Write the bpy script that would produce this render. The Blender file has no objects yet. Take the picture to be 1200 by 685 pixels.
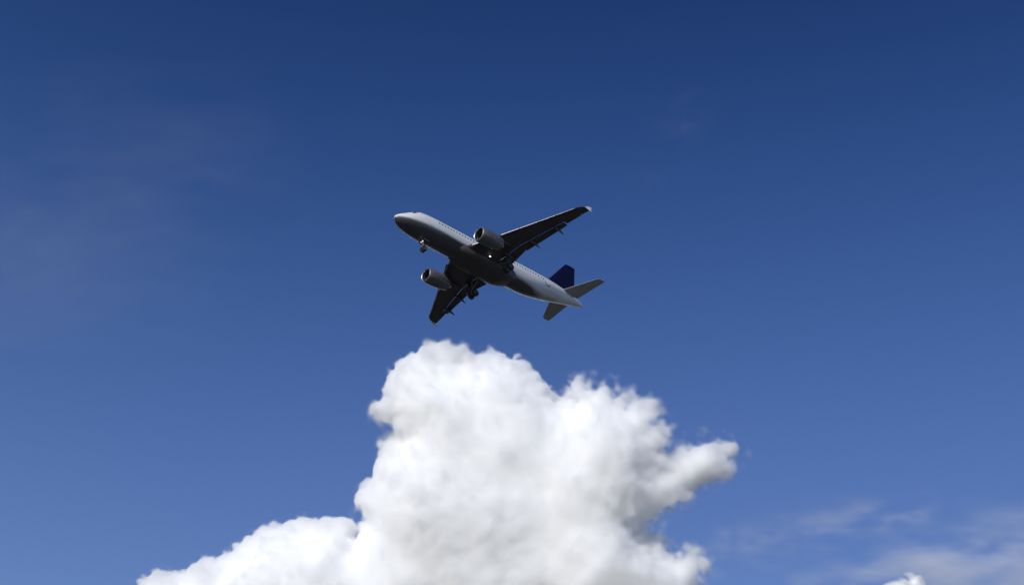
import bpy, bmesh, math, random
import numpy as np
from mathutils import Vector, Matrix
scene = bpy.context.scene
# ---------------------------------------------------------------- camera
F_PX, W_PX, H_PX = 1667.0, 1200.0, 685.0
up_c = Vector((.15, .82, -.55)).normalized()          # world up seen from the camera (x right, y up, z back)
fw_c = Vector((0, 0, -1)); yw = (fw_c - up_c * fw_c.dot(up_c)).normalized(); xw = yw.cross(up_c)
CAM_R = Matrix((xw, yw, up_c))                          # camera -> world
CAM_P = Vector((0, 0, 1.7))
cam_d = bpy.data.cameras.new('camera'); cam = bpy.data.objects.new('camera', cam_d)
scene.collection.objects.link(cam); scene.camera = cam
cam.matrix_world = Matrix.Translation(CAM_P) @ CAM_R.to_4x4()
cam_d.sensor_width = 36; cam_d.lens = 36 * F_PX / W_PX; cam_d.clip_start = .1; cam_d.clip_end = 60000
def at(px, py, depth):
    return CAM_P + CAM_R @ Vector(((px - 600) / F_PX * depth, (342.5 - py) / F_PX * depth, -depth))
# ---------------------------------------------------------------- sky and sun
SKY_STRENGTH = .07
SKY_CURVE = ((.0542, .0380, 5.4, 1.0), (.0835, .0570, 5.4, 1.0), (.1535, .1660, 5.2, .7))   # level, half value there, toe and shoulder powers: red, green, blue
SUN_EL, SUN_AZ = math.radians(24.0), math.radians(217.7)   # azimuth clockwise from +Y (the view); 180 = behind the photographer
sun_dir = Vector((math.sin(SUN_AZ) * math.cos(SUN_EL), math.cos(SUN_AZ) * math.cos(SUN_EL), math.sin(SUN_EL)))
world = bpy.data.worlds.new('World'); scene.world = world; world.use_nodes = True
nt = world.node_tree; bg = nt.nodes['Background']
sky = nt.nodes.new('ShaderNodeTexSky'); sky.sky_type = 'NISHITA'; sky.sun_disc = False
sky.sun_elevation = SUN_EL; sky.sun_rotation = SUN_AZ
sky.altitude = 300; sky.air_density = 1.0; sky.dust_density = 0.3; sky.ozone_density = 3.0
bg.inputs[1].default_value = SKY_STRENGTH
# deep polarised blue: each channel of the sky follows a steeper film curve below the level it has near the horizon
sep = nt.nodes.new('ShaderNodeSeparateColor'); com = nt.nodes.new('ShaderNodeCombineColor')
nt.links.new(sky.outputs[0], sep.inputs[0]); nt.links.new(com.outputs[0], bg.inputs[0])
for i, (s0, a_, g_, p_) in enumerate(SKY_CURVE):
    def m(op, x, y):
        n = nt.nodes.new('ShaderNodeMath'); n.operation = op
        for k, v in enumerate((x, y)):
            if isinstance(v, (int, float)): n.inputs[k].default_value = v
            else: nt.links.new(v, n.inputs[k])
        return n.outputs[0]
    t = m('MULTIPLY', sep.outputs[i], SKY_STRENGTH / s0)
    nt.links.new(m('MULTIPLY', m('DIVIDE', m('POWER', t, g_), m('ADD', m('POWER', t, g_ - p_), 1)), 2 * a_ / SKY_STRENGTH), com.inputs[i])
sd = bpy.data.lights.new('sun', 'SUN'); sd.energy = 2.8; sd.angle = math.radians(.5); sd.color = (1, .972, .915)
sun = bpy.data.objects.new('sun', sd); scene.collection.objects.link(sun)
sun.rotation_euler = sun_dir.to_track_quat('Z', 'Y').to_euler(); sun.location = (0, -50, 60)
vs = scene.view_settings; vs.view_transform = 'Standard'; vs.look = 'None'; vs.exposure = 0; vs.gamma = 1; vs.use_curve_mapping = False
cy = scene.cycles
cy.max_bounces = 48; cy.diffuse_bounces = 12; cy.volume_bounces = 40; cy.transparent_max_bounces = 16
cy.use_denoising = True; cy.denoiser = 'OPENIMAGEDENOISE'
cy.volume_step_rate = 1.0
# ---------------------------------------------------------------- ground
bm = bmesh.new(); vs_ = [bm.verts.new(p) for p in ((-30000, -30000, 0), (30000, -30000, 0), (30000, 30000, 0), (-30000, 30000, 0))]; bm.faces.new(vs_)
me = bpy.data.meshes.new('ground'); bm.to_mesh(me); bm.free(); ground = bpy.data.objects.new('ground', me); scene.collection.objects.link(ground); ground['kind'] = 'structure'
gm = bpy.data.materials.new('dry_grassland'); gm.use_nodes = True; t_ = gm.node_tree; b_ = t_.nodes['Principled BSDF']; b_.inputs['Roughness'].default_value = .9
tc_ = t_.nodes.new('ShaderNodeTexCoord'); n_ = t_.nodes.new('ShaderNodeTexNoise'); n_.inputs['Scale'].default_value = .012; n_.inputs['Detail'].default_value = 10
cr_ = t_.nodes.new('ShaderNodeValToRGB'); cr_.color_ramp.elements[0].position = .35; cr_.color_ramp.elements[0].color = (.05, .052, .04, 1); cr_.color_ramp.elements[1].position = .65; cr_.color_ramp.elements[1].color = (.11, .105, .09, 1)
t_.links.new(tc_.outputs['Object'], n_.inputs['Vector']); t_.links.new(n_.outputs[0], cr_.inputs[0]); t_.links.new(cr_.outputs[0], b_.inputs['Base Color']); me.materials.append(gm)
# ---------------------------------------------------------------- materials
def pmat(name, col, rough=.4, metal=0., spec=.5, coat=0., emit=None, estr=0.):
    m_ = bpy.data.materials.new(name); m_.use_nodes = True; b = m_.node_tree.nodes['Principled BSDF']
    b.inputs['Base Color'].default_value = (*col, 1); b.inputs['Roughness'].default_value = rough; b.inputs['Metallic'].default_value = metal
    b.inputs['Specular IOR Level'].default_value = spec; b.inputs['Coat Weight'].default_value = coat
    if emit: b.inputs['Emission Color'].default_value = (*emit, 1); b.inputs['Emission Strength'].default_value = estr
    return m_
def grime(m_, scale, lo_, hi_, stretch=(1, 1, 1)):
    """uneven paint: the base colour is multiplied by a stretched noise"""
    t = m_.node_tree; b = t.nodes['Principled BSDF']; N, L = t.nodes.new, t.links.new
    tc = N('ShaderNodeTexCoord'); mp = N('ShaderNodeMapping'); mp.inputs['Scale'].default_value = stretch; L(tc.outputs['Object'], mp.inputs[0])
    n = N('ShaderNodeTexNoise'); n.inputs['Scale'].default_value = scale; n.inputs['Detail'].default_value = 5; L(mp.outputs[0], n.inputs['Vector'])
    r = N('ShaderNodeMapRange'); r.inputs['From Min'].default_value = .3; r.inputs['From Max'].default_value = .7
    r.inputs['To Min'].default_value = lo_; r.inputs['To Max'].default_value = hi_; L(n.outputs[0], r.inputs[0])
    mx = N('ShaderNodeMix'); mx.data_type = 'RGBA'; mx.blend_type = 'MULTIPLY'; mx.inputs['Factor'].default_value = 1
    src = b.inputs['Base Color']
    if src.is_linked: L(src.links[0].from_socket, mx.inputs['A'])
    else: mx.inputs['A'].default_value = src.default_value
    cb = N('ShaderNodeCombineColor')
    for k in range(3): L(r.outputs[0], cb.inputs[k])
    L(cb.outputs[0], mx.inputs['B']); L(mx.outputs['Result'], b.inputs['Base Color']); return m_
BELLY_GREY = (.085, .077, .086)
BELLY_LINE = ((0, -.56), (.9, -.70), (2.4, -.75), (8, -.73), (11.5, -.90), (20, -1.38), (23, -1.45), (26, -1.62), (28, -1.46), (29.4, -1.12), (31, -.75))   # height of the white-to-grey boundary by station
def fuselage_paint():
    """white hull over a dark grey belly, the boundary dipping, then rising towards the tail"""
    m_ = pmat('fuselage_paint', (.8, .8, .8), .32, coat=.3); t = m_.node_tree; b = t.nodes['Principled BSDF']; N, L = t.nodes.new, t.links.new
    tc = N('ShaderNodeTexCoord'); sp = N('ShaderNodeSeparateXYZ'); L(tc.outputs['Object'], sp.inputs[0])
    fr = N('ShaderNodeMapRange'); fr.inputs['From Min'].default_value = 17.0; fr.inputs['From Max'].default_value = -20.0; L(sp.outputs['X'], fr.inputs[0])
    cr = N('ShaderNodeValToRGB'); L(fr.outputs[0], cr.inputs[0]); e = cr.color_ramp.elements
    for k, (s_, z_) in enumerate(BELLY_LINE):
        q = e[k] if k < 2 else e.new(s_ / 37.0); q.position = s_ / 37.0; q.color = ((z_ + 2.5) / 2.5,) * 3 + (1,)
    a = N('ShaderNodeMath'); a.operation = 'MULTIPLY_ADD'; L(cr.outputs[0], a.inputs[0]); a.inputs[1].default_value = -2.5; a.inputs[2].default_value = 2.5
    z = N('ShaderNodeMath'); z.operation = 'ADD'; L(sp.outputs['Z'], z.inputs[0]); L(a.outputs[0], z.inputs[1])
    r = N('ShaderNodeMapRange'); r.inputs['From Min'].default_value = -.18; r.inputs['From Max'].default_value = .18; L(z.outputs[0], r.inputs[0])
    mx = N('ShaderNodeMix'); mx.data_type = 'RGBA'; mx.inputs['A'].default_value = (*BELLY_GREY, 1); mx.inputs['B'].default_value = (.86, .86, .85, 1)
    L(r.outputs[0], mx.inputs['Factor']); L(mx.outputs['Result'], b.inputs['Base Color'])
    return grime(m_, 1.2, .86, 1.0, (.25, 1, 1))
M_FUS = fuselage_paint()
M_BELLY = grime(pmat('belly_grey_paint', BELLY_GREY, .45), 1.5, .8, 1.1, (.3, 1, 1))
M_WHITE = grime(pmat('white_paint', (.8, .8, .79), .35, coat=.2), 2, .88, 1.0)
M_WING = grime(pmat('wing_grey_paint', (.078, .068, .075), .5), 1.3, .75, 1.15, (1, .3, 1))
M_SLAT = grime(pmat('slat_pale_metal', (.42, .42, .43), .35, metal=.2), 2, .85, 1.0)
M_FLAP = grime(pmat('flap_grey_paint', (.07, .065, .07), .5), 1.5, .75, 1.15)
M_STAB = grime(pmat('stabilizer_grey_paint', (.46, .45, .45), .45), 1.5, .85, 1.05)
M_NAVY = grime(pmat('navy_blue_paint', (.005, .005, .034), .45, spec=.3), 1.5, .8, 1.1)
M_NAC = grime(pmat('nacelle_grey_paint', (.14, .135, .14), .34, coat=.2), 1.5, .8, 1.05, (.3, 1, 1))
M_LIP = pmat('polished_lip_metal', (.72, .72, .73), .38, metal=.9)
M_DUCT = pmat('dark_duct', (.06, .06, .065), .5)
M_BLADE = pmat('fan_blade_metal', (.12, .12, .13), .35, metal=.8)
M_HOT = pmat('exhaust_metal', (.16, .14, .12), .4, metal=.8)
M_GLASS = pmat('dark_window_glass', (.02, .025, .035), .12, spec=.6)
M_RUBBER = pmat('tyre_rubber', (.018, .018, .018), .8)
M_RIM = pmat('wheel_rim_grey', (.12, .12, .12), .4, metal=.4)
M_NOSE_STRUT = pmat('nose_gear_paint', (.16, .16, .16), .4)
M_STRUT = pmat('gear_strut_paint', (.22, .22, .22), .4, metal=.2)
M_LAMP = pmat('lit_landing_lamp', (.9, .9, .9), .2, emit=(1, .96, .88), estr=2.0)
M_MARK = pmat('dark_grey_lettering', (.10, .10, .11), .5)
M_SEAM = pmat('door_seam_grey', (.42, .42, .42), .5)
# ---------------------------------------------------------------- builders
def obj(name, bm, mats, parent=None):
    bmesh.ops.recalc_face_normals(bm, faces=bm.faces)
    me = bpy.data.meshes.new(name); bm.to_mesh(me); bm.free()
    for m_ in (mats if isinstance(mats, (list, tuple)) else [mats]): me.materials.append(m_)
    for p in me.polygons: p.use_smooth = True
    try: me.set_sharp_from_angle(angle=math.radians(38))
    except Exception: pass
    o = bpy.data.objects.new(name, me); scene.collection.objects.link(o)
    if parent is not None: o.parent = parent
    return o
def P(s, y, z): return Vector((17.0 - s, y, z))         # s: metres behind the nose
def loft(bm, rings, cap0=True, cap1=True, closed=True):
    vr = [[bm.verts.new(p) for p in r] for r in rings]
    n = len(vr[0])
    for a, b in zip(vr, vr[1:]):
        for i in range(n if closed else n - 1):
            j = (i + 1) % n
            try: bm.faces.new((a[i], a[j], b[j], b[i]))
            except ValueError: pass
    if cap0: bm.faces.new(vr[0][::-1])
    if cap1: bm.faces.new(vr[-1])
    return vr
def tube(bm, a, b, r0, r1=None, n=14, mi=0):
    a, b = Vector(a), Vector(b); r1 = r0 if r1 is None else r1
    d = (b - a).normalized(); u = d.orthogonal().normalized(); v = d.cross(u)
    ring = lambda c, r: [c + (u * math.cos(t) + v * math.sin(t)) * r for t in (2 * math.pi * k / n for k in range(n))]
    f0 = len(bm.faces); loft(bm, [ring(a, r0), ring(b, r1)]); bm.faces.ensure_lookup_table()
    for f in bm.faces[f0:]: f.material_index = mi
def slab(bm, pts, t, mi=0):
    """flat plate: outline pts with thickness t along its normal, edges slightly narrowed"""
    pts = [Vector(p) for p in pts]; n = (pts[1] - pts[0]).cross(pts[2] - pts[0]).normalized(); c = sum(pts, Vector()) / len(pts)
    sh = [c + (p - c) * .96 for p in pts]
    loft(bm, [[p - n * t / 2 for p in sh], [p - n * t * .3 for p in pts], [p + n * t * .3 for p in pts], [p + n * t / 2 for p in sh]])
def lathe(bm, prof, axis_fn, n=48, cap0=False, cap1=False):
    return loft(bm, [[axis_fn(s, r * math.cos(2 * math.pi * k / n), r * math.sin(2 * math.pi * k / n)) for k in range(n)] for s, r in prof], cap0, cap1)
# ---------------------------------------------------------------- fuselage
SEC = np.array([  # station, top, bottom, half width
 (0, -.55, -.56, .005), (.05, -.36, -.75, .20), (.15, -.23, -.91, .34), (.35, -.04, -1.10, .54), (.7, .20, -1.33, .81), (1.1, .43, -1.51, 1.03), (1.6, .74, -1.67, 1.25),
 (2.2, 1.19, -1.80, 1.46), (2.8, 1.56, -1.90, 1.62), (3.5, 1.83, -1.98, 1.76), (4.5, 2.01, -2.04, 1.89), (5.5, 2.06, -2.065, 1.95), (6.5, 2.07, -2.07, 1.975),
 (15, 2.07, -2.07, 1.975), (23.2, 2.07, -2.07, 1.975), (24.5, 2.07, -2.02, 1.97), (26, 2.07, -1.84, 1.94), (28, 2.06, -1.46, 1.84), (30, 2.02, -.99, 1.63), (32, 1.95, -.47, 1.34),
 (34, 1.83, .05, 1.00), (35.5, 1.69, .43, .71), (36.5, 1.53, .68, .47), (37.0, 1.42, .80, .33), (37.2, 1.36, .86, .26)])
SEC[:, 0] = np.where(SEC[:, 0] > 23.2, 23.2 + (SEC[:, 0] - 23.2) * .972, SEC[:, 0])
def pchip(xs, ys, x):
    h = np.diff(xs); d = np.diff(ys) / h; m_ = np.zeros_like(ys)
    for i in range(1, len(xs) - 1):
        if d[i - 1] * d[i] > 0:
            w1, w2 = 2 * h[i] + h[i - 1], h[i] + 2 * h[i - 1]; m_[i] = (w1 + w2) / (w1 / d[i - 1] + w2 / d[i])
    m_[0], m_[-1] = d[0], d[-1]
    i = int(min(max(np.searchsorted(xs, x) - 1, 0), len(xs) - 2)); t = (x - xs[i]) / h[i]
    return ys[i] * (1 + 2 * t) * (1 - t) ** 2 + h[i] * m_[i] * t * (1 - t) ** 2 + ys[i + 1] * t * t * (3 - 2 * t) + h[i] * m_[i + 1] * t * t * (t - 1)
def hull(s, th, off=0.):
    """point on the skin at station s, th degrees above the horizontal on the left side"""
    tp, bt, hw = (pchip(SEC[:, 0], SEC[:, k], s) for k in (1, 2, 3)); c, hh = (tp + bt) / 2, (tp - bt) / 2
    t = math.radians(th); return P(s, (hw + off) * math.cos(t), c + (hh + off) * math.sin(t))
def hull_z(s, z, off=0.):
    tp, bt = (pchip(SEC[:, 0], SEC[:, k], s) for k in (1, 2)); c, hh = (tp + bt) / 2, (tp - bt) / 2
    return hull(s, math.degrees(math.asin(max(-1, min(1, (z - c) / hh)))), off)
def patch(bm, quad, off, fn=hull, n=4):
    """curved plate laid on the skin: quad = four (s, angle or height) corners"""
    g = []
    for i in range(n + 1):
        row = []
        for j in range(n + 1):
            u, v = i / n, j / n
            s = (quad[0][0] * (1 - u) + quad[1][0] * u) * (1 - v) + (quad[3][0] * (1 - u) + quad[2][0] * u) * v
            w = (quad[0][1] * (1 - u) + quad[1][1] * u) * (1 - v) + (quad[3][1] * (1 - u) + quad[2][1] * u) * v
            row.append((s, w))
        g.append(row)
    top = [[bm.verts.new(fn(s, w, off)) for s, w in r] for r in g]; bot = [[bm.verts.new(fn(s, w, -.02)) for s, w in r] for r in g]
    for i in range(n):
        for j in range(n): bm.faces.new((top[i][j], top[i + 1][j], top[i + 1][j + 1], top[i][j + 1]))
    for k in range(n):
        for a, b in (((k, 0), (k + 1, 0)), ((k, n), (k + 1, n)), ((0, k), (0, k + 1)), ((n, k), (n, k + 1))):
            bm.faces.new((top[a[0]][a[1]], top[b[0]][b[1]], bot[b[0]][b[1]], bot[a[0]][a[1]]))
def build_airplane():
    root = bpy.data.objects.new('airplane', None); scene.collection.objects.link(root); root.empty_display_size = 5
    root['label'] = 'white airliner with dark grey belly, navy tail fin and lowered landing gear above the cloud'
    root['category'] = 'airplane'
    bm = bmesh.new()
    st = sorted(set(list(np.linspace(0, .35, 8)) + list(np.linspace(.35, 6.5, 34)) + list(np.linspace(6.5, 23.2, 30)) + list(np.linspace(23.2, 36.808, 44))))
    loft(bm, [[hull(s, 360 * k / 72) for k in range(72)] for s in st])
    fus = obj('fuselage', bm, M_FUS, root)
    # belly fairing under the wing box
    bm = bmesh.new(); rings = []
    for i in range(33):
        t = i / 32; s = 10.2 + 12.0 * t; w = max(0., min(1, math.sin(math.pi * t) * 1.45)) ** .55
        rings.append([P(s, 2.16 * (.45 + .55 * w) * math.copysign(abs(math.cos(a)) ** .72, math.cos(a)), -1.15 - (.30 + 1.03 * w) * math.copysign(abs(math.sin(a)) ** .85, math.sin(a)))
                      for a in (math.radians(-20 + 220 * k / 40) for k in range(41))])
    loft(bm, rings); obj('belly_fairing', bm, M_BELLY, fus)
    # flight deck windows
    for sg in (1, -1):
        for q in (((1.72, 77), (2.28, 79), (2.42, 50), (1.92, 44)), ((2.00, 41), (2.50, 47), (2.92, 33), (2.42, 24)), ((2.55, 46), (2.95, 48), (3.36, 36), (2.99, 32))):
            bm = bmesh.new(); patch(bm, q if sg > 0 else [(s, 180 - a) for s, a in q], .008); obj('cockpit_window', bm, M_GLASS, fus)
    # cabin windows along the left side, the side that shows
    k = 0; s = 6.6
    while s < 27.2:
        bm = bmesh.new(); tp = .60
        out = []
        for a in range(12):
            t = 2 * math.pi * a / 12
            out.append((s +   .112 * math.copysign(abs(math.cos(t)) ** .7, math.cos(t)), .46 + .165 * math.copysign(abs(math.sin(t)) ** .7, math.sin(t))))
        vt = [bm.verts.new(hull_z(a, b, .006)) for a, b in out]; vb = [bm.verts.new(hull_z(a, b, -.02)) for a, b in out]
        bm.faces.new(vt); bm.faces.new(vb[::-1])
        for i in range(12): bm.faces.new((vt[i], vt[(i + 1) % 12], vb[(i + 1) % 12], vb[i]))
        obj('cabin_window', bm, M_GLASS, fus); s += .533
    # doors: a thin seam frame round each leaf
    for s0, s1, z0, z1 in ((4.75, 5.57, -.62, 1.22), (30.3, 31.1, -.55, 1.25)):
        bm = bmesh.new(); w = .035
        for q in (((s0, z0), (s0 + w, z0), (s0 + w, z1), (s0, z1)), ((s1 - w, z0), (s1, z0), (s1, z1), (s1 - w, z1)), ((s0 + w, z1 - w), (s1 - w, z1 - w), (s1 - w, z1), (s0 + w, z1)), ((s0 + w, z0), (s1 - w, z0), (s1 - w, z0 + w), (s0 + w, z0 + w))):
            patch(bm, q, .005, hull_z)
        obj('passenger_door', bm, M_SEAM, fus)
    # small dark marking ahead of the tail, a hooked stroke too small to read
    bm = bmesh.new()
    for q in (((27.15, .08), (27.33, .08), (27.52, -.25), (27.33, -.25)), ((27.36, -.25), (28.15, -.27), (28.15, -.40), (27.5, -.38)), ((28.05, -.06), (28.32, -.06), (28.32, -.27), (28.1, -.27))):
        patch(bm, q, .006, hull_z)
    obj('registration_mark', bm, M_MARK, fus)
    # tail cone outlet and belly aerials
    bm = bmesh.new(); lathe(bm, [(36.80, .24), (36.87, .22), (36.87, .17), (36.5, .15)], lambda s, a, b: P(s, a, 1.11 + b), 24, False, True); obj('exhaust_outlet', bm, M_HOT, fus)
    for s in (8.6, 24.0):
        bm = bmesh.new(); slab(bm, [P(s, 0, -2.0), P(s + .55, 0, -2.0), P(s + .6, 0, -2.38), P(s + .35, 0, -2.38)], .05); obj('antenna', bm, M_BELLY, fus)
    # ------------------------------------------------ lifting surfaces
    def foil(x, up, t):       # half thickness of the section, as a share of the chord
        y = 5 * t * (.2969 * math.sqrt(x) - .126 * x - .3516 * x * x + .2843 * x ** 3 - .1036 * x ** 4)
        return y * (1.05 if up else -.95) + .018 * math.sin(math.pi * x)
    def section(c0, c1, t, x0, x1, n=12, vert=False, lift=None):
        """loop round the part of a section between chord shares x0 and x1; c0, c1: leading and trailing edge points"""
        ch = c1 - c0; L_ = ch.length; up = Vector((0, 1, 0)) if vert else Vector((0, 0, 1))
        xs = [x0 + (x1 - x0) * (1 - math.cos(math.pi * k / n)) / 2 for k in range(n + 1)]
        cam = (lambda v, u_: v if not vert else (v - .018 * math.sin(math.pi * u_)))
        a = [c0 + ch * x + up * L_ * cam(foil(x, True, t), x) for x in reversed(xs)]; b = [c0 + ch * x + up * L_ * cam(foil(x, False, t), x) for x in xs[(1 if x0 < 1e-6 else 0):]]
        return a + b
    def wl(y):                # wing leading edge, trailing edge, thickness
        y = abs(y); k = (y - 1.975) / 14.925
        sl = 11.75 + (y - 1.975) * .566; stl = 18.9 if y < 6.4 else 18.9 + (y - 6.4) * (21.75 - 18.9) / (16.9 - 6.4)
        z = -1.2 + (y - 1.975) * .088 + .75 * max(k, 0) ** 1.2; inc = .055 - .06 * k
        return sl, stl, z, inc, .145 - .045 * max(0, min(1, k))
    def wsec(y, sg, x0=0., x1=1., n=12):
        sl, stl, z, inc, t = wl(y); return section(P(sl, sg * y, z + (stl - sl) * inc * .4), P(stl, sg * y, z - (stl - sl) * inc * .6), t, x0, x1, n)
    def wpt(y, sg, x, dz=0.):
        sl, stl, z, inc, t = wl(y); c = stl - sl; return P(sl + c * x, sg * y, z + c * inc * (.4 - x) + dz)
    for sg in (1, -1):
        bm = bmesh.new()
        loft(bm, [wsec(1.2, sg, .0, .76)] + [wsec(y, sg, 0, .76) for y in (1.975, 3.2, 4.6, 6.4, 8, 10, 12, 14, 15.6)])
        w = [wsec(15.601, sg), wsec(16.2, sg)]
        sl, stl, z, inc, t = wl(16.9); w.append(section(P(sl + .35, sg * 16.75, z + .05), P(stl, sg * 16.8, z - .05), .08, 0, 1))
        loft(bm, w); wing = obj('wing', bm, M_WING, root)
        def moved(y0, y1, x0, x1, dx, dz, rot, name, mat, k=6):
            """a trailing edge panel: its section slides back and down and turns"""
            bm = bmesh.new(); rings = []
            for i in range(k + 1):
                y = y0 + (y1 - y0) * i / k; c = wl(y)[1] - wl(y)[0]; piv = wpt(y, sg, x0); q = []
                xs = [j / 10 for j in range(11)]
                hh = max(.10 * c * (x1 - x0), .05)
                loop = [(x, hh * (1.1 * math.sqrt(x + .002) - 1.05 * x) * 2.2) for x in reversed(xs)] + [(x, -hh * .35 * math.sqrt(x) * (1 - x) * 2.2) for x in xs[1:-1]]
                for x, h in loop:
                    X = x * c * (x1 - x0); a = rot
                    q.append(piv + Vector((-(X * math.cos(a) + h * math.sin(a)) - dx * c, 0, -X * math.sin(a) + h * math.cos(a) - dz * c)))
                rings.append(q)
            loft(bm, rings); return obj(name, bm, mat, wing)
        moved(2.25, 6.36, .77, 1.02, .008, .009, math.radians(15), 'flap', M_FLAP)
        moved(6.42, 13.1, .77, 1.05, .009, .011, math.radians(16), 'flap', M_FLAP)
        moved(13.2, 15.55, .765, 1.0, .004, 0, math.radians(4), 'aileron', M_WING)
        for y0, y1 in ((2.9, 5.05), (6.55, 8.85), (8.95, 11.2), (11.3, 13.5), (13.6, 15.9)):     # slats, drooped ahead of the wing
            bm = bmesh.new(); rings = []
            for i in range(4):
                y = y0 + (y1 - y0) * i / 3; sl, stl, z, inc, t = wl(y); c = stl - sl
                lp = [(.15, .052), (.09, .050), (.045, .040), (.015, .022), (0, .004), (.006, -.014), (.025, -.022), (.03, -.008), (.06, .018), (.10, .038)]
                rings.append([wpt(y, sg, 0) + Vector((-(x * math.cos(.3) + h * math.sin(.3)) * c + .085 * c, 0, (-x * math.sin(-.3) + h * math.cos(.3)) * c - .075 * c)) for x, h in lp])
            loft(bm, rings); obj('slat', bm, M_SLAT, wing)
        for y, L_ in ((4.25, 2.3), (8.1, 2.35), (11.9, 2.0)):                                       # canoe fairings under the flap tracks
            bm = bmesh.new(); c = wl(y)[1] - wl(y)[0]; b0 = wpt(y, sg, .62, -.16); rings = []
            for i in range(15):
                u = i / 14; r = .27 * math.sin(math.pi * min(1, u * .96 + .02)) ** .6 * (1 - .35 * u)
                ctr = b0 + Vector((-u * L_, 0, -.16 - .30 * u - .5 * max(0, u - .5) ** 2 * 2))
                rings.append([ctr + Vector((0, r * .62 * math.cos(a), r * 1.15 * math.sin(a))) for a in (2 * math.pi * q / 14 for q in range(14))])
            loft(bm, rings); obj('flap_track_fairing', bm, M_WING, wing)
        sl, stl, z, inc, t = wl(16.9); bm = bmesh.new(); y = sg * 16.86                           # arrow shaped tip fence
        slab(bm, [P(sl + .45, y, z + .02), P(sl + 1.25, y + sg * .07, z + .40), P(stl + .32, y + sg * .07, z + .42), P(stl + .10, y, z + .02), P(stl + .28, y + sg * .05, z - .34), P(sl + 1.32, y + sg * .05, z - .33)], .08)
        obj('wingtip_fence', bm, M_WHITE, wing)
        if sg > 0: bm = bmesh.new(); tube(bm, wpt(2.75, sg, .44, -.62), wpt(2.75, sg, .47, -.60), .095, .07); obj('landing_light', bm, M_LAMP, wing)
        # ---------------- engine
        ey, ez, es = sg * 5.75, -2.05, 10.35
        ax = lambda s, a, b: P(es + s, ey + a, ez + b + .02 * s)
        bm = bmesh.new()
        lathe(bm, [(.16, 1.035), (.35, 1.10), (.8, 1.165), (1.4, 1.19), (2.2, 1.17), (2.9, 1.11), (3.5, 1.01), (4.0, .90), (4.01, .86), (3.6, .89), (2.4, .95), (1.25, .90), (.5, .87), (.16, .885)], ax)
        bm.faces.ensure_lookup_table()
        for f in bm.faces:
            c = f.calc_center_median(); r = math.hypot(c.y - ey, c.z - ez - .02 * (17 - c.x - es))
            if r < .93 and (17 - c.x - es) < 4.0 or r < .86: f.material_index = 1
        eng = obj('engine', bm, [M_NAC, M_DUCT], root)
        bm = bmesh.new(); lathe(bm, [(.159, .886), (.07, .90), (.02, .93), (0, .965), (.03, 1.0), (.09, 1.022), (.159, 1.034)], ax); obj('inlet_lip', bm, M_LIP, eng)
        bm = bmesh.new(); lathe(bm, [(.62, .01), (.72, .12), (.9, .21), (1.1, .27)], ax, 24, True, True)
        for k in range(22):
            a0 = 2 * math.pi * k / 22; v = []
            for r, tw in ((.24, .35), (.55, .75), (.86, 1.05)):
                for e in (-1, 1):
                    da = e * .105 * math.cos(tw) * .8 / max(r, .3); v.append(ax(1.12 + e * .11 * math.sin(tw), r * math.cos(a0 + da), r * math.sin(a0 + da)))
            vv = [bm.verts.new(p) for p in v]; bm.faces.new((vv[0], vv[1], vv[3], vv[2])); bm.faces.new((vv[2], vv[3], vv[5], vv[4]))
        lathe(bm, [(1.32, .895), (1.36, .02)], ax, 32, False, True)
        obj('fan', bm, M_BLADE, eng)
        bm = bmesh.new(); lathe(bm, [(3.0, .60), (3.6, .58), (4.1, .50), (4.5, .34), (4.85, .10), (4.9, .01)], ax, 32, True, True); obj('exhaust_cone', bm, M_HOT, eng)
        bm = bmesh.new(); rings = []
        for s, zb, zt, hw in ((11.7, -.98, -.72, .06), (12.3, -1.05, -.44, .17), (13.6, -1.1, -.42, .20), (14.8, -1.25, -.62, .19), (15.9, -1.18, -.75, .15), (17.4, -.98, -.80, .05)):
            rings.append([P(s, ey + hw * math.cos(a), (zb + zt) / 2 + (zt - zb) / 2 * math.sin(a)) for a in (2 * math.pi * q / 16 for q in range(16))])
        loft(bm, rings); obj('pylon', bm, M_WING, eng)
        # ---------------- tailplane
        hs = lambda y: (31.2 + (y - .8) * .60, 34.75 + (y - .8) * .18, .92 + (y - .8) * .105)
        def hsec(y, x0, x1): sl, stl, z = hs(y); return section(P(sl, sg * y, z), P(stl, sg * y, z - .05), .10, x0, x1)
        bm = bmesh.new(); loft(bm, [hsec(y, 0, .70) for y in (.5, 2, 4, 5.9)])
        sl, stl, z = hs(5.901); loft(bm, [hsec(5.901, 0, 1), section(P(sl + .42, sg * 6.2, z + .04), P(stl + .03, sg * 6.2, z), .06, 0, 1)])
        hst = obj('horizontal_stabilizer', bm, M_STAB, root)
        bm = bmesh.new(); loft(bm, [hsec(y, .712, 1) for y in (1.05, 2, 4, 5.88)]); obj('elevator', bm, M_STAB, hst)
    # ---------------- fin
    fn = lambda z: (28.95 + (z - 1.9) * .845, 35.25 + (z - 1.9) * .16)
    def fsec(z, x0, x1): a, b = fn(z); return section(P(a, 0, z), P(b, 0, z), .10, x0, x1, vert=True)
    bm = bmesh.new(); loft(bm, [fsec(z, 0, .70) for z in (1.5, 2.5, 4, 6, 7.75)])
    a, b = fn(7.76); loft(bm, [fsec(7.76, 0, 1), section(P(a + .32, 0, 8.06), P(b + .04, 0, 8.06), .08, 0, 1, vert=True), section(P(a + .8, 0, 8.18), P(b - .1, 0, 8.18), .03, 0, 1, vert=True)])
    loft(bm, [[P(26.4, .02, 2.03), P(26.4, -.02, 2.03), P(26.4, 0, 2.08)], [P(28.2, .10, 2.0), P(28.2, -.10, 2.0), P(28.2, 0, 2.42)], [P(30.4, .22, 2.0), P(30.4, -.22, 2.0), P(30.4, 0, 3.1)]])
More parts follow.
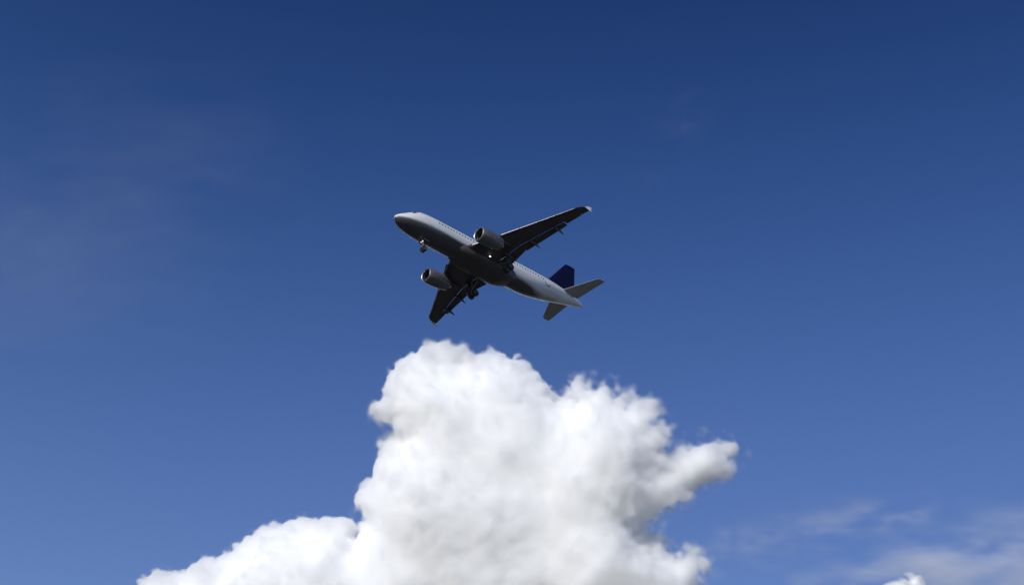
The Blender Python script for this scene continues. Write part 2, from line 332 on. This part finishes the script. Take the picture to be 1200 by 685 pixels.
    fin = obj('tail_fin', bm, M_NAVY, root)
    bm = bmesh.new(); loft(bm, [fsec(z, .712, 1) for z in (2.15, 4, 6, 7.74)]); obj('rudder', bm, M_NAVY, fin)
    # ------------------------------------------------ landing gear
    def wheel(parent, ctr, r, w, side):
        bm = bmesh.new(); f = lambda s, a, b: Vector((ctr[0] + a, ctr[1] + s, ctr[2] + b))
        lathe(bm, [(-w / 2 * .7, r * .62), (-w / 2, r * .70), (-w / 2 * .96, r * .88), (-w / 2 * .6, r * .985), (0, r), (w / 2 * .6, r * .985), (w / 2 * .96, r * .88), (w / 2, r * .70), (w / 2 * .7, r * .62)], f, 32)
        n0 = len(bm.faces); lathe(bm, [(-w * .30, r * .1), (-w * .26, r * .5), (-w * .36, r * .63), (w * .36, r * .63), (w * .26, r * .5), (w * .30, r * .1)], f, 32, True, True)
        bm.faces.ensure_lookup_table()
        for q in bm.faces[n0:]: q.material_index = 1
        obj('wheel', bm, [M_RUBBER, M_RIM], parent)
    bm = bmesh.new(); tube(bm, P(5.0, 0, -1.75), P(5.05, 0, -2.95), .13, .12); tube(bm, P(5.05, 0, -2.9), P(5.1, 0, -3.78), .075); tube(bm, P(5.1, -.34, -3.76), P(5.1, .34, -3.76), .06)
    tube(bm, P(4.2, .22, -1.9), P(5.03, .05, -2.75), .045); tube(bm, P(4.2, -.22, -1.9), P(5.03, -.05, -2.75), .045); tube(bm, P(5.24, 0, -2.95), P(5.3, 0, -3.35), .03); tube(bm, P(5.3, 0, -3.35), P(5.12, 0, -3.7), .03)
    ng = obj('nose_landing_gear', bm, M_NOSE_STRUT, root)
    for e in (-1, 1): wheel(ng, P(5.1, e * .25, -3.76), .44, .27, e)
    for e in (-1, 1):
        bm = bmesh.new(); slab(bm, [P(4.75, e * .42, -1.98), P(5.75, e * .42, -1.98), P(5.75, e * .58, -2.55), P(4.8, e * .58, -2.5)], .04); obj('gear_door', bm, M_BELLY, ng)
    for e in (-1, 1):
        bm = bmesh.new(); tube(bm, P(4.80, e * .16, -2.55), P(4.92, e * .16, -2.55), .07, .05); obj('taxi_light', bm, M_LAMP, ng)
    for sg in (1, -1):
        bm = bmesh.new(); tube(bm, P(17.5, sg * 3.75, -.95), P(17.6, sg * 3.8, -2.5), .17, .16); tube(bm, P(17.6, sg * 3.8, -2.4), P(17.65, sg * 3.8, -3.42), .11); tube(bm, P(17.65, sg * 3.2, -3.38), P(17.65, sg * 4.4, -3.38), .10)
        tube(bm, P(17.3, sg * 2.1, -1.7), P(17.58, sg * 3.7, -2.4), .07); tube(bm, P(17.85, sg * 3.8, -2.45), P(18.0, sg * 3.8, -2.95), .045); tube(bm, P(18.0, sg * 3.8, -2.95), P(17.7, sg * 3.8, -3.35), .045)
        mg = obj('main_landing_gear', bm, M_STRUT, root)
        for e in (-1, 1): wheel(mg, P(17.65, sg * 3.8 + e * .46, -3.38), .585, .43, e)
        bm = bmesh.new(); slab(bm, [P(17.05, sg * 4.08, -1.15), P(18.05, sg * 4.08, -1.15), P(17.98, sg * 4.16, -2.55), P(17.25, sg * 4.16, -2.55)], .05); obj('gear_door', bm, M_WING, mg)
    # ------------------------------------------------ where it flies
    Rc = Matrix(((-0.73475526, 0.67504379, -0.06671281), (0.37698804, 0.48812718, 0.78715429), (0.56392795, 0.55321582, -0.61313744)))
    root.matrix_world = Matrix.Translation(CAM_P) @ CAM_R.to_4x4() @ Matrix.Translation((-3.80, 4.50, -206.66)) @ Rc.to_4x4()
    return root
airplane = build_airplane()
# ---------------------------------------------------------------- clouds
def fbm_octave(rng, shape, cell):
    """smooth random field of about unit spread: a coarse random lattice, cubic-spline interpolated along each axis"""
    cells = cell if isinstance(cell, tuple) else (cell,) * 3
    dims = [int(n / c) + 6 for n, c in zip(shape, cells)]
    a = rng.standard_normal(dims).astype(np.float32)
    for ax, n in enumerate(shape):
        t = np.arange(n, dtype=np.float32) / cells[ax] + rng.random() * .9
        i = t.astype(int); f = (t - i).astype(np.float32)
        w = ((1 - f) ** 3 / 6, (3 * f ** 3 - 6 * f ** 2 + 4) / 6, (-3 * f ** 3 + 3 * f ** 2 + 3 * f + 1) / 6, f ** 3 / 6)
        sh = [1, 1, 1]; sh[ax] = n
        a = sum(np.take(a, i + k, axis=ax) * w[k].reshape(sh).astype(np.float32) for k in range(4))
    return a * 3.0
def polygon_distance(poly, X, Y):
    """signed distance to a closed outline, positive inside"""
    P = np.array(poly, np.float32); Q = np.roll(P, -1, 0)
    best = np.full(X.shape, 1e9, np.float32); inside = np.zeros(X.shape, bool)
    for (ax, ay), (bx, by) in zip(P, Q):
        dx, dy = bx - ax, by - ay
        t = np.clip(((X - ax) * dx + (Y - ay) * dy) / (dx * dx + dy * dy + 1e-9), 0, 1)
        best = np.minimum(best, (X - ax - t * dx) ** 2 + (Y - ay - t * dy) ** 2)
        if ay != by: inside ^= ((ay > Y) != (by > Y)) & (X < (bx - ax) * (Y - ay) / (by - ay) + ax)
    d = np.sqrt(best); return np.where(inside, d, -d)
def volume_object(name, dens, lo, hi, mat, loc, rot):
    """an object whose geometry nodes turn the density samples into a smoke-like volume"""
    n = tuple(int(k) for k in dens.shape)
    src = bpy.data.meshes.new(name + '_samples'); src.vertices.add(dens.size)
    at_ = src.attributes.new('density', 'FLOAT', 'POINT'); at_.data.foreach_set('value', dens.ravel().astype(np.float32))
    so = bpy.data.objects.new(name + '_samples', src)          # data only: linked to no collection
    g = bpy.data.node_groups.new(name + '_volume', 'GeometryNodeTree')
    g.interface.new_socket('Geometry', in_out='OUTPUT', socket_type='NodeSocketGeometry')
    N, L = g.nodes.new, g.links.new
    oi = N('GeometryNodeObjectInfo'); oi.inputs['Object'].default_value = so
    na = N('GeometryNodeInputNamedAttribute'); na.data_type = 'FLOAT'; na.inputs['Name'].default_value = 'density'
    pos = N('GeometryNodeInputPosition'); sp = N('ShaderNodeSeparateXYZ'); L(pos.outputs[0], sp.inputs[0])
    def m(op, x, y):
        q = N('ShaderNodeMath'); q.operation = op
        for k, v in enumerate((x, y)):
            if isinstance(v, (int, float)): q.inputs[k].default_value = v
            else: L(v, q.inputs[k])
        return q.outputs[0]
    idx = [m('ROUND', m('MULTIPLY', m('SUBTRACT', sp.outputs[k], lo[k]), (n[k] - 1) / (hi[k] - lo[k])), 0) for k in range(3)]
    def whole(op, x, y):
        q = N('FunctionNodeIntegerMath'); q.operation = op
        for k, v in enumerate((x, y)):
            if isinstance(v, int): q.inputs[k].default_value = v
            else: L(v, q.inputs[k])
        return q.outputs[0]
    ii = []
    for k in range(3): fi = N('FunctionNodeFloatToInt'); L(idx[k], fi.inputs[0]); ii.append(fi.outputs[0])
    at_i = whole('ADD', whole('MULTIPLY', whole('ADD', whole('MULTIPLY', ii[0], n[1]), ii[1]), n[2]), ii[2])
    si = N('GeometryNodeSampleIndex'); si.data_type = 'FLOAT'; si.domain = 'POINT'
    L(oi.outputs['Geometry'], si.inputs['Geometry']); L(na.outputs[0], si.inputs['Value']); L(at_i, si.inputs['Index'])
    vc = N('GeometryNodeVolumeCube')
    L(si.outputs[0], vc.inputs['Density']); vc.inputs['Min'].default_value = lo; vc.inputs['Max'].default_value = hi
    for k, ax in enumerate('XYZ'): vc.inputs['Resolution ' + ax].default_value = n[k]
    sm = N('GeometryNodeSetMaterial'); sm.inputs['Material'].default_value = mat; L(vc.outputs[0], sm.inputs[0])
    out = N('NodeGroupOutput'); L(sm.outputs[0], out.inputs[0])
    me = bpy.data.meshes.new(name); me.from_pydata([lo, hi], [], []); me.materials.append(mat)
    o = bpy.data.objects.new(name, me); scene.collection.objects.link(o)
    md = o.modifiers.new('volume', 'NODES'); md.node_group = g
    o.matrix_world = Matrix.Translation(loc) @ rot.to_4x4()
    return o
def volume_mat(name, ext, g=.0, col=(1, 1, 1)):
    m_ = bpy.data.materials.new(name); m_.use_nodes = True; t = m_.node_tree; t.nodes.clear()
    o = t.nodes.new('ShaderNodeOutputMaterial'); v = t.nodes.new('ShaderNodeVolumePrincipled')
    v.inputs['Color'].default_value = (*col, 1); v.inputs['Density'].default_value = ext; v.inputs['Anisotropy'].default_value = g
    v.inputs['Density Attribute'].default_value = 'density'
    t.links.new(v.outputs[0], o.inputs['Volume']); return m_

CL_D = 1700.0; CL_S = CL_D / F_PX                     # the cumulus stands 1.7 km off; metres to a pixel there
CUMULUS = [(98,805),(114,760),(138,710),(158,684),(168,676),(185,669),(197,672),(213,668),(224,658),(238,655),(250,659),(259,656),(275,645),(289,630),
 (308,620),(325,613),(346,612),(370,610),(400,607),(411,610),(414,622),(417,630),(424,616),(429,610),(422,596),(417,586),(418,576),(428,573),
 (433,560),(438,546),(445,532),(456,522),(465,513),(468,503),(460,492),(448,486),(442,474),(452,467),(455,456),(457,440),(470,425),(486,414),
 (500,408),(512,404),(525,410),(540,414),(560,415),(575,411),(591,416),(611,425),(626,437),(641,451),(650,465),(660,472),(674,470),(668,456),
 (664,444),(680,442),(696,451),(706,444),(716,446),(721,464),(734,474),(746,468),(760,472),(766,484),(763,494),(770,499),(779,505),(780,516),
 (773,530),(778,538),(800,531),(821,519),(838,510),(846,520),(868,526),(853,539),(840,553),(822,570),(803,584),(790,594),(776,603),(764,609),
 (756,616),(758,627),(768,634),(778,646),(792,650),(816,650),(823,661),(822,680),(832,720),(852,780),(838,836),(700,862),(560,850),(400,866),(230,848),(120,850)]
def surface_from_samples(name, field, lo, hi, level, mat, loc, rot, step=2):
    """closed mesh where the sampled field crosses a level"""
    fs = np.ascontiguousarray(field[::step, ::step, ::step]); vox = (hi[0] - lo[0]) / (field.shape[0] - 1)
    h2 = tuple(lo[k] + vox * step * (fs.shape[k] - 1) for k in range(3))
    o = volume_object(name, np.clip(fs - level + 10, 0, 20), tuple(lo), h2, mat, loc, rot)
    g = o.modifiers[0].node_group; N, L = g.nodes.new, g.links.new
    sm = next(q for q in g.nodes if q.bl_idname == 'GeometryNodeSetMaterial'); vc = next(q for q in g.nodes if q.bl_idname == 'GeometryNodeVolumeCube')
    vm = N('GeometryNodeVolumeToMesh'); vm.inputs['Threshold'].default_value = 10.0
    L(vc.outputs[0], vm.inputs['Volume']); ss = N('GeometryNodeSetShadeSmooth'); L(vm.outputs[0], ss.inputs[0]); L(ss.outputs[0], sm.inputs[0])
    bpy.context.view_layer.update()
    me = bpy.data.meshes.new_from_object(o.evaluated_get(bpy.context.evaluated_depsgraph_get()))
    old = o.data; o.modifiers.clear(); o.data = me; bpy.data.meshes.remove(old); bpy.data.node_groups.remove(g); me.name = name
    if not me.materials: me.materials.append(mat)
    return o
def build_cumulus():
    rng = np.random.default_rng(7)
    vox = 1.5
    lo = np.array([(80 - 600) * CL_S, (342.5 - 885) * CL_S, -170.]); hi = np.array([(876 - 600) * CL_S, (342.5 - 385) * CL_S, 170.])
    n = np.ceil((hi - lo) / vox).astype(int); hi = lo + (n - 1) * vox
    x = (lo[0] + np.arange(n[0]) * vox).astype(np.float32); y = (lo[1] + np.arange(n[1]) * vox).astype(np.float32); z = (lo[2] + np.arange(n[2]) * vox).astype(np.float32)
    X, Y = np.meshgrid(x, y, indexing='ij')
    front = lambda X, Y: -.34 * (Y + 150) + 9 * np.sin(X / 90 + 1) + 7 * np.sin(Y / 60 + X / 140) + .42 * np.clip(X - 40, 0, 170)      # the lobes lie at different depths
    outline = []
    for px, py in CUMULUS:
        a, b = (px - 600) * CL_S, (342.5 - py) * CL_S; k = 1 - float(front(a, b)) / CL_D; outline.append((a * k, b * k))
    D2 = polygon_distance(outline, X, Y) - 2.0
    # how thick the cloud is front to back: as thick as the lobe is wide
    R = D2.copy()
    def spread(a, k, fn):
        for ax in (0, 1):
            p = np.pad(a, [(k, k) if q == ax else (0, 0) for q in (0, 1)], mode='edge')
            c = [np.take(p, np.arange(a.shape[ax]) + s, axis=ax) for s in range(0, 2 * k + 1, max(1, k // 8))]
            a = fn(c)
        return a
    R = spread(R, 24, lambda c: np.maximum.reduce(c)); R = spread(R, 20, lambda c: sum(c) / len(c)); R = spread(R, 12, lambda c: sum(c) / len(c))
    R = np.clip(R * 1.1, 40, 78).astype(np.float32)
    zc = front(X, Y)
    Dc = np.minimum(D2, R)
    f = (R[:, :, None] - np.sqrt(((R - Dc)[:, :, None]) ** 2 + (z[None, None, :] - zc[:, :, None]) ** 2)).astype(np.float32)
    f = np.maximum(f, -70)
    # billows: balls that bud from the skin, smaller ones from theirs
    rag2 = np.clip((X / CL_S + 600 - 640) / 80, 0, 1)
    for px, py, pr in ((452, 490, 27), (548, 410, 26), (690, 450, 40), (500, 402, 10)):
        rag2 = np.maximum(rag2, np.exp(-(((X / CL_S + 600 - px) ** 2 + (342.5 - Y / CL_S - py) ** 2) / pr ** 2)))
    rag = rag2.astype(np.float32)[:, :, None]
    def ball(bx, by, bz, r):
        a = [max(0, int((c - r - 12 - l) / vox)) for c, l in zip((bx, by, bz), lo)]
        b = [min(int(k), int((c + r + 12 - l) / vox) + 2) for c, l, k in zip((bx, by, bz), lo, n)]
        if any(p >= q for p, q in zip(a, b)): return
        s = tuple(slice(p, q) for p, q in zip(a, b))
        d = r - np.sqrt((x[s[0], None, None] - bx) ** 2 + (y[None, s[1], None] - by) ** 2 + (z[None, None, s[2]] - bz) ** 2)
        k = 4.0; h = np.maximum(k - np.abs(f[s] - d), 0) / k           # soft union, so creases do not cut in
        f[s] = np.maximum(f[s], d) + h * h * k * .25
    edge = np.argwhere((D2 > 4) & (D2 < 26) & (rag2 < .6))
    for i, j in edge[rng.choice(len(edge), 520, replace=False)]:
        d = float(D2[i, j]); r = min(d * (.75 + .4 * rng.random()) + 1.5, 22.)
        ball(x[i], y[j], zc[i, j] + (rng.random() - .5) * 2 * math.sqrt(max(R[i, j] ** 2 - (R[i, j] - d) ** 2, 1)) * .4, r)
    edge = np.argwhere((D2 > 1) & (D2 < 9) & (rag2 < .4))
    for i, j in edge[rng.choice(len(edge), 900, replace=False)]:
        d = float(D2[i, j]); r = min(3.0 + 6.5 * rng.random() ** 1.5, d + 3.5)
        ball(x[i], y[j], zc[i, j] + (rng.random() - .5) * 2 * math.sqrt(max(R[i, j] ** 2 - (R[i, j] - d) ** 2, 1)) * .4, r)
    o0, o1 = fbm_octave(rng, n, 58), fbm_octave(rng, n, 24)
    f += (o0 * 3.5 + o1 * 2.0) * np.clip((D2[:, :, None] + 4) / 30, .25, 1); del o0
    f += o1 * 1.0 * rag; del o1
    fs = f.copy()                                       # the dense heart keeps only the large shapes
    o2, o3 = fbm_octave(rng, n, 10), fbm_octave(rng, n, 4.2)
    skin = (.4 + .6 * np.exp(-np.clip(D2, 0, None) / 22))[:, :, None].astype(np.float32)
    f += skin * (o2 * (2.3 + 2.2 * rag) + o3 * (1.8 + 1.4 * rag)) + 1.5 * rag
    f += fbm_octave(rng, n, 2.3) * (.85 + .8 * rag) * skin
    fringe = np.clip((f + 5 + 8 * rag) / (8 + 8 * rag), 0, 1) ** 2 * np.clip(o2 * .6 + o3 * .7 - .25, 0, 1.2) * (.08 + .16 * rag); del o2, o3
    width = 3.0 + 11 * rag
    dens = np.clip((f + .5 + 2.5 * rag) / width, 0, 1); dens *= dens * (3 - 2 * dens); dens = np.maximum(dens, fringe)
    return dens, fs - 7 * rag, lo, hi

def tag(o, label, cat, group=None):
    o['label'] = label; o['category'] = cat
    if group: o['group'] = group
M_VAPOUR = volume_mat('cloud_vapour', .26, 0., (.999, .999, .999))
M_CORE = pmat('dense_cloud_white', (.96, .96, .96), 1.0, spec=0.)
def grid(lo, hi, vox):
    n = np.ceil((np.array(hi) - lo) / vox).astype(int); hi = np.array(lo) + (n - 1) * vox
    return n, hi, [(lo[k] + np.arange(n[k]) * vox).astype(np.float32) for k in range(3)]
dens, f_, lo, hi = build_cumulus()
big = surface_from_samples('cumulus_cloud', f_, lo, hi, 13.0, M_CORE, at(600, 342.5, CL_D), CAM_R)
tag(big, 'big white cumulus cloud with a billowing tower, directly below the airplane', 'cloud')
edge = volume_object('cloud_edge', dens, tuple(lo), tuple(hi), M_VAPOUR, at(600, 342.5, CL_D), CAM_R)
def adopt(child, parent):
    bpy.context.view_layer.update(); mw = child.matrix_world.copy(); child.parent = parent; child.matrix_parent_inverse = parent.matrix_world.inverted(); child.matrix_world = mw
adopt(edge, big)
# ---- top of a small cumulus just inside the lower edge on the right
def small_cumulus():
    rng = np.random.default_rng(21); D = 2300.0; S = D / F_PX
    lo = np.array([(950 - 600) * S, (342.5 - 800) * S, -80.]); n, hi, (x, y, z) = grid(lo, [(1180 - 600) * S, (342.5 - 655) * S, 80.], 1.9)
    f = np.full(tuple(n), -30., np.float32)
    for px, py, pz, r in ((1062, 706, 0, 30), (1046, 694, 10, 16), (1060, 684, 5, 12.5), (1074, 687, -8, 12), (1036, 698, 0, 14), (1088, 700, 5, 17), (1095, 730, 0, 32), (1030, 735, 0, 34), (1065, 742, 8, 34), (1003, 752, -6, 26), (1128, 752, -4, 27), (978, 764, 0, 17), (1155, 765, 0, 15), (1065, 760, -20, 26)):
        d = r * S - np.sqrt((x[:, None, None] - (px - 600) * S) ** 2 + (y[None, :, None] - (342.5 - py) * S) ** 2 + (z[None, None, :] - pz * S) ** 2)
        np.maximum(f, d, out=f)
    f -= 4.0; f += fbm_octave(rng, n, 11) * 3.0 + fbm_octave(rng, n, 5) * 3.0 + fbm_octave(rng, n, 2.5) * 1.6
    d = np.clip((f + 1) / 9, 0, 1); return d * d * (3 - 2 * d), f, lo, hi, D
d2, f2, lo2, hi2, D2_ = small_cumulus()
small = surface_from_samples('cumulus_cloud', f2, lo2, hi2, 7.0, M_CORE, at(600, 342.5, D2_), CAM_R)
tag(small, 'tip of a small white cumulus cloud beneath the thin hazy streaks', 'cloud')
e2 = volume_object('cloud_edge', d2, tuple(lo2), tuple(hi2), M_VAPOUR, at(600, 342.5, D2_), CAM_R); adopt(e2, small)
# ---- thin streaks of cloud low on the right
def streaks(seed, D, box, bands, vox, stretch, thick=40.):
    """bands: (x0, y0, x1, y1, half width, strength) in the view, each a torn sheet of vapour"""
    rng = np.random.default_rng(seed); S = D / F_PX
    lo = np.array([(box[0] - 600) * S, (342.5 - box[3]) * S, -thick]); n, hi, (x, y, z) = grid(lo, [(box[2] - 600) * S, (342.5 - box[1]) * S, thick], vox)
    X, Y = np.meshgrid(x, y, indexing='ij'); px, py = X / S + 600, 342.5 - Y / S; m_ = np.zeros(X.shape, np.float32)
    for x0, y0, x1, y1, w, a in bands:
        L_ = math.hypot(x1 - x0, y1 - y0); u = ((px - x0) * (x1 - x0) + (py - y0) * (y1 - y0)) / L_; v = ((px - x0) * (y0 - y1) + (py - y0) * (x1 - x0)) / L_
        ends = np.clip((u + w) / (1.6 * w), 0, 1) * np.clip((L_ - u + w) / (1.6 * w), 0, 1)
        m_ = np.maximum(m_, a * np.exp(-(v / w) ** 2) * ends * ends * (3 - 2 * ends))
    q = .7 * sum(a * fbm_octave(rng, n, (stretch * c * 1.9, stretch * c * .7, stretch * c)) for a, c in ((1, 1), (.6, .45), (.4, .2), (.25, .1)))
    d = m_[:, :, None] * np.clip(.5 + .62 * q, 0, 2.2) * np.exp(-(z[None, None, :] / (thick * .5)) ** 2)
    bd = np.minimum.reduce([px - box[0], box[2] - px, py - box[1], box[3] - py]); d *= np.clip(bd / 14, 0, 1)[:, :, None]
    return d.astype(np.float32), lo, hi, D
M_THIN = volume_mat('thin_cloud_vapour', .0075, -.3)
dv, lv, hv, Dv = streaks(5, 3000., (800, 570, 1260, 740), ((870, 642, 1090, 596, 22, 1.6), (833, 672, 850, 622, 14, 1.0), (1000, 690, 1230, 636, 38, 2.2), (1080, 700, 1260, 672, 34, 2.2), (930, 690, 1040, 650, 16, .9)), 4.0, 20)
veil = volume_object('thin_cloud', dv, tuple(lv), tuple(hv), M_THIN, at(600, 342.5, Dv), CAM_R)
tag(veil, 'faint translucent streaks of thin cloud low in the sky, right of the big cumulus', 'thin cloud')
dv, lv, hv, Dv = streaks(9, 3600., (-120, 60, 400, 420), ((-80, 330, 260, 190, 120, .22), (60, 140, 240, 230, 60, .14)), 7.0, 40)
haze_l = volume_object('thin_cloud', dv, tuple(lv), tuple(hv), M_THIN, at(600, 342.5, Dv), CAM_R)
tag(haze_l, 'barely visible pale veil of thin cloud high in the sky, left of the airplane', 'thin cloud')
dv, lv, hv, Dv = streaks(13, 3300., (700, 90, 900, 230), ((803, 128, 801, 168, 7, .2), (820, 110, 760, 215, 22, .12)), 4.0, 12, 25.)
wisp = volume_object('thin_cloud', dv, tuple(lv), tuple(hv), M_THIN, at(600, 342.5, Dv), CAM_R)
tag(wisp, 'tiny faint wisp of thin cloud high above the tail of the airplane', 'thin cloud')
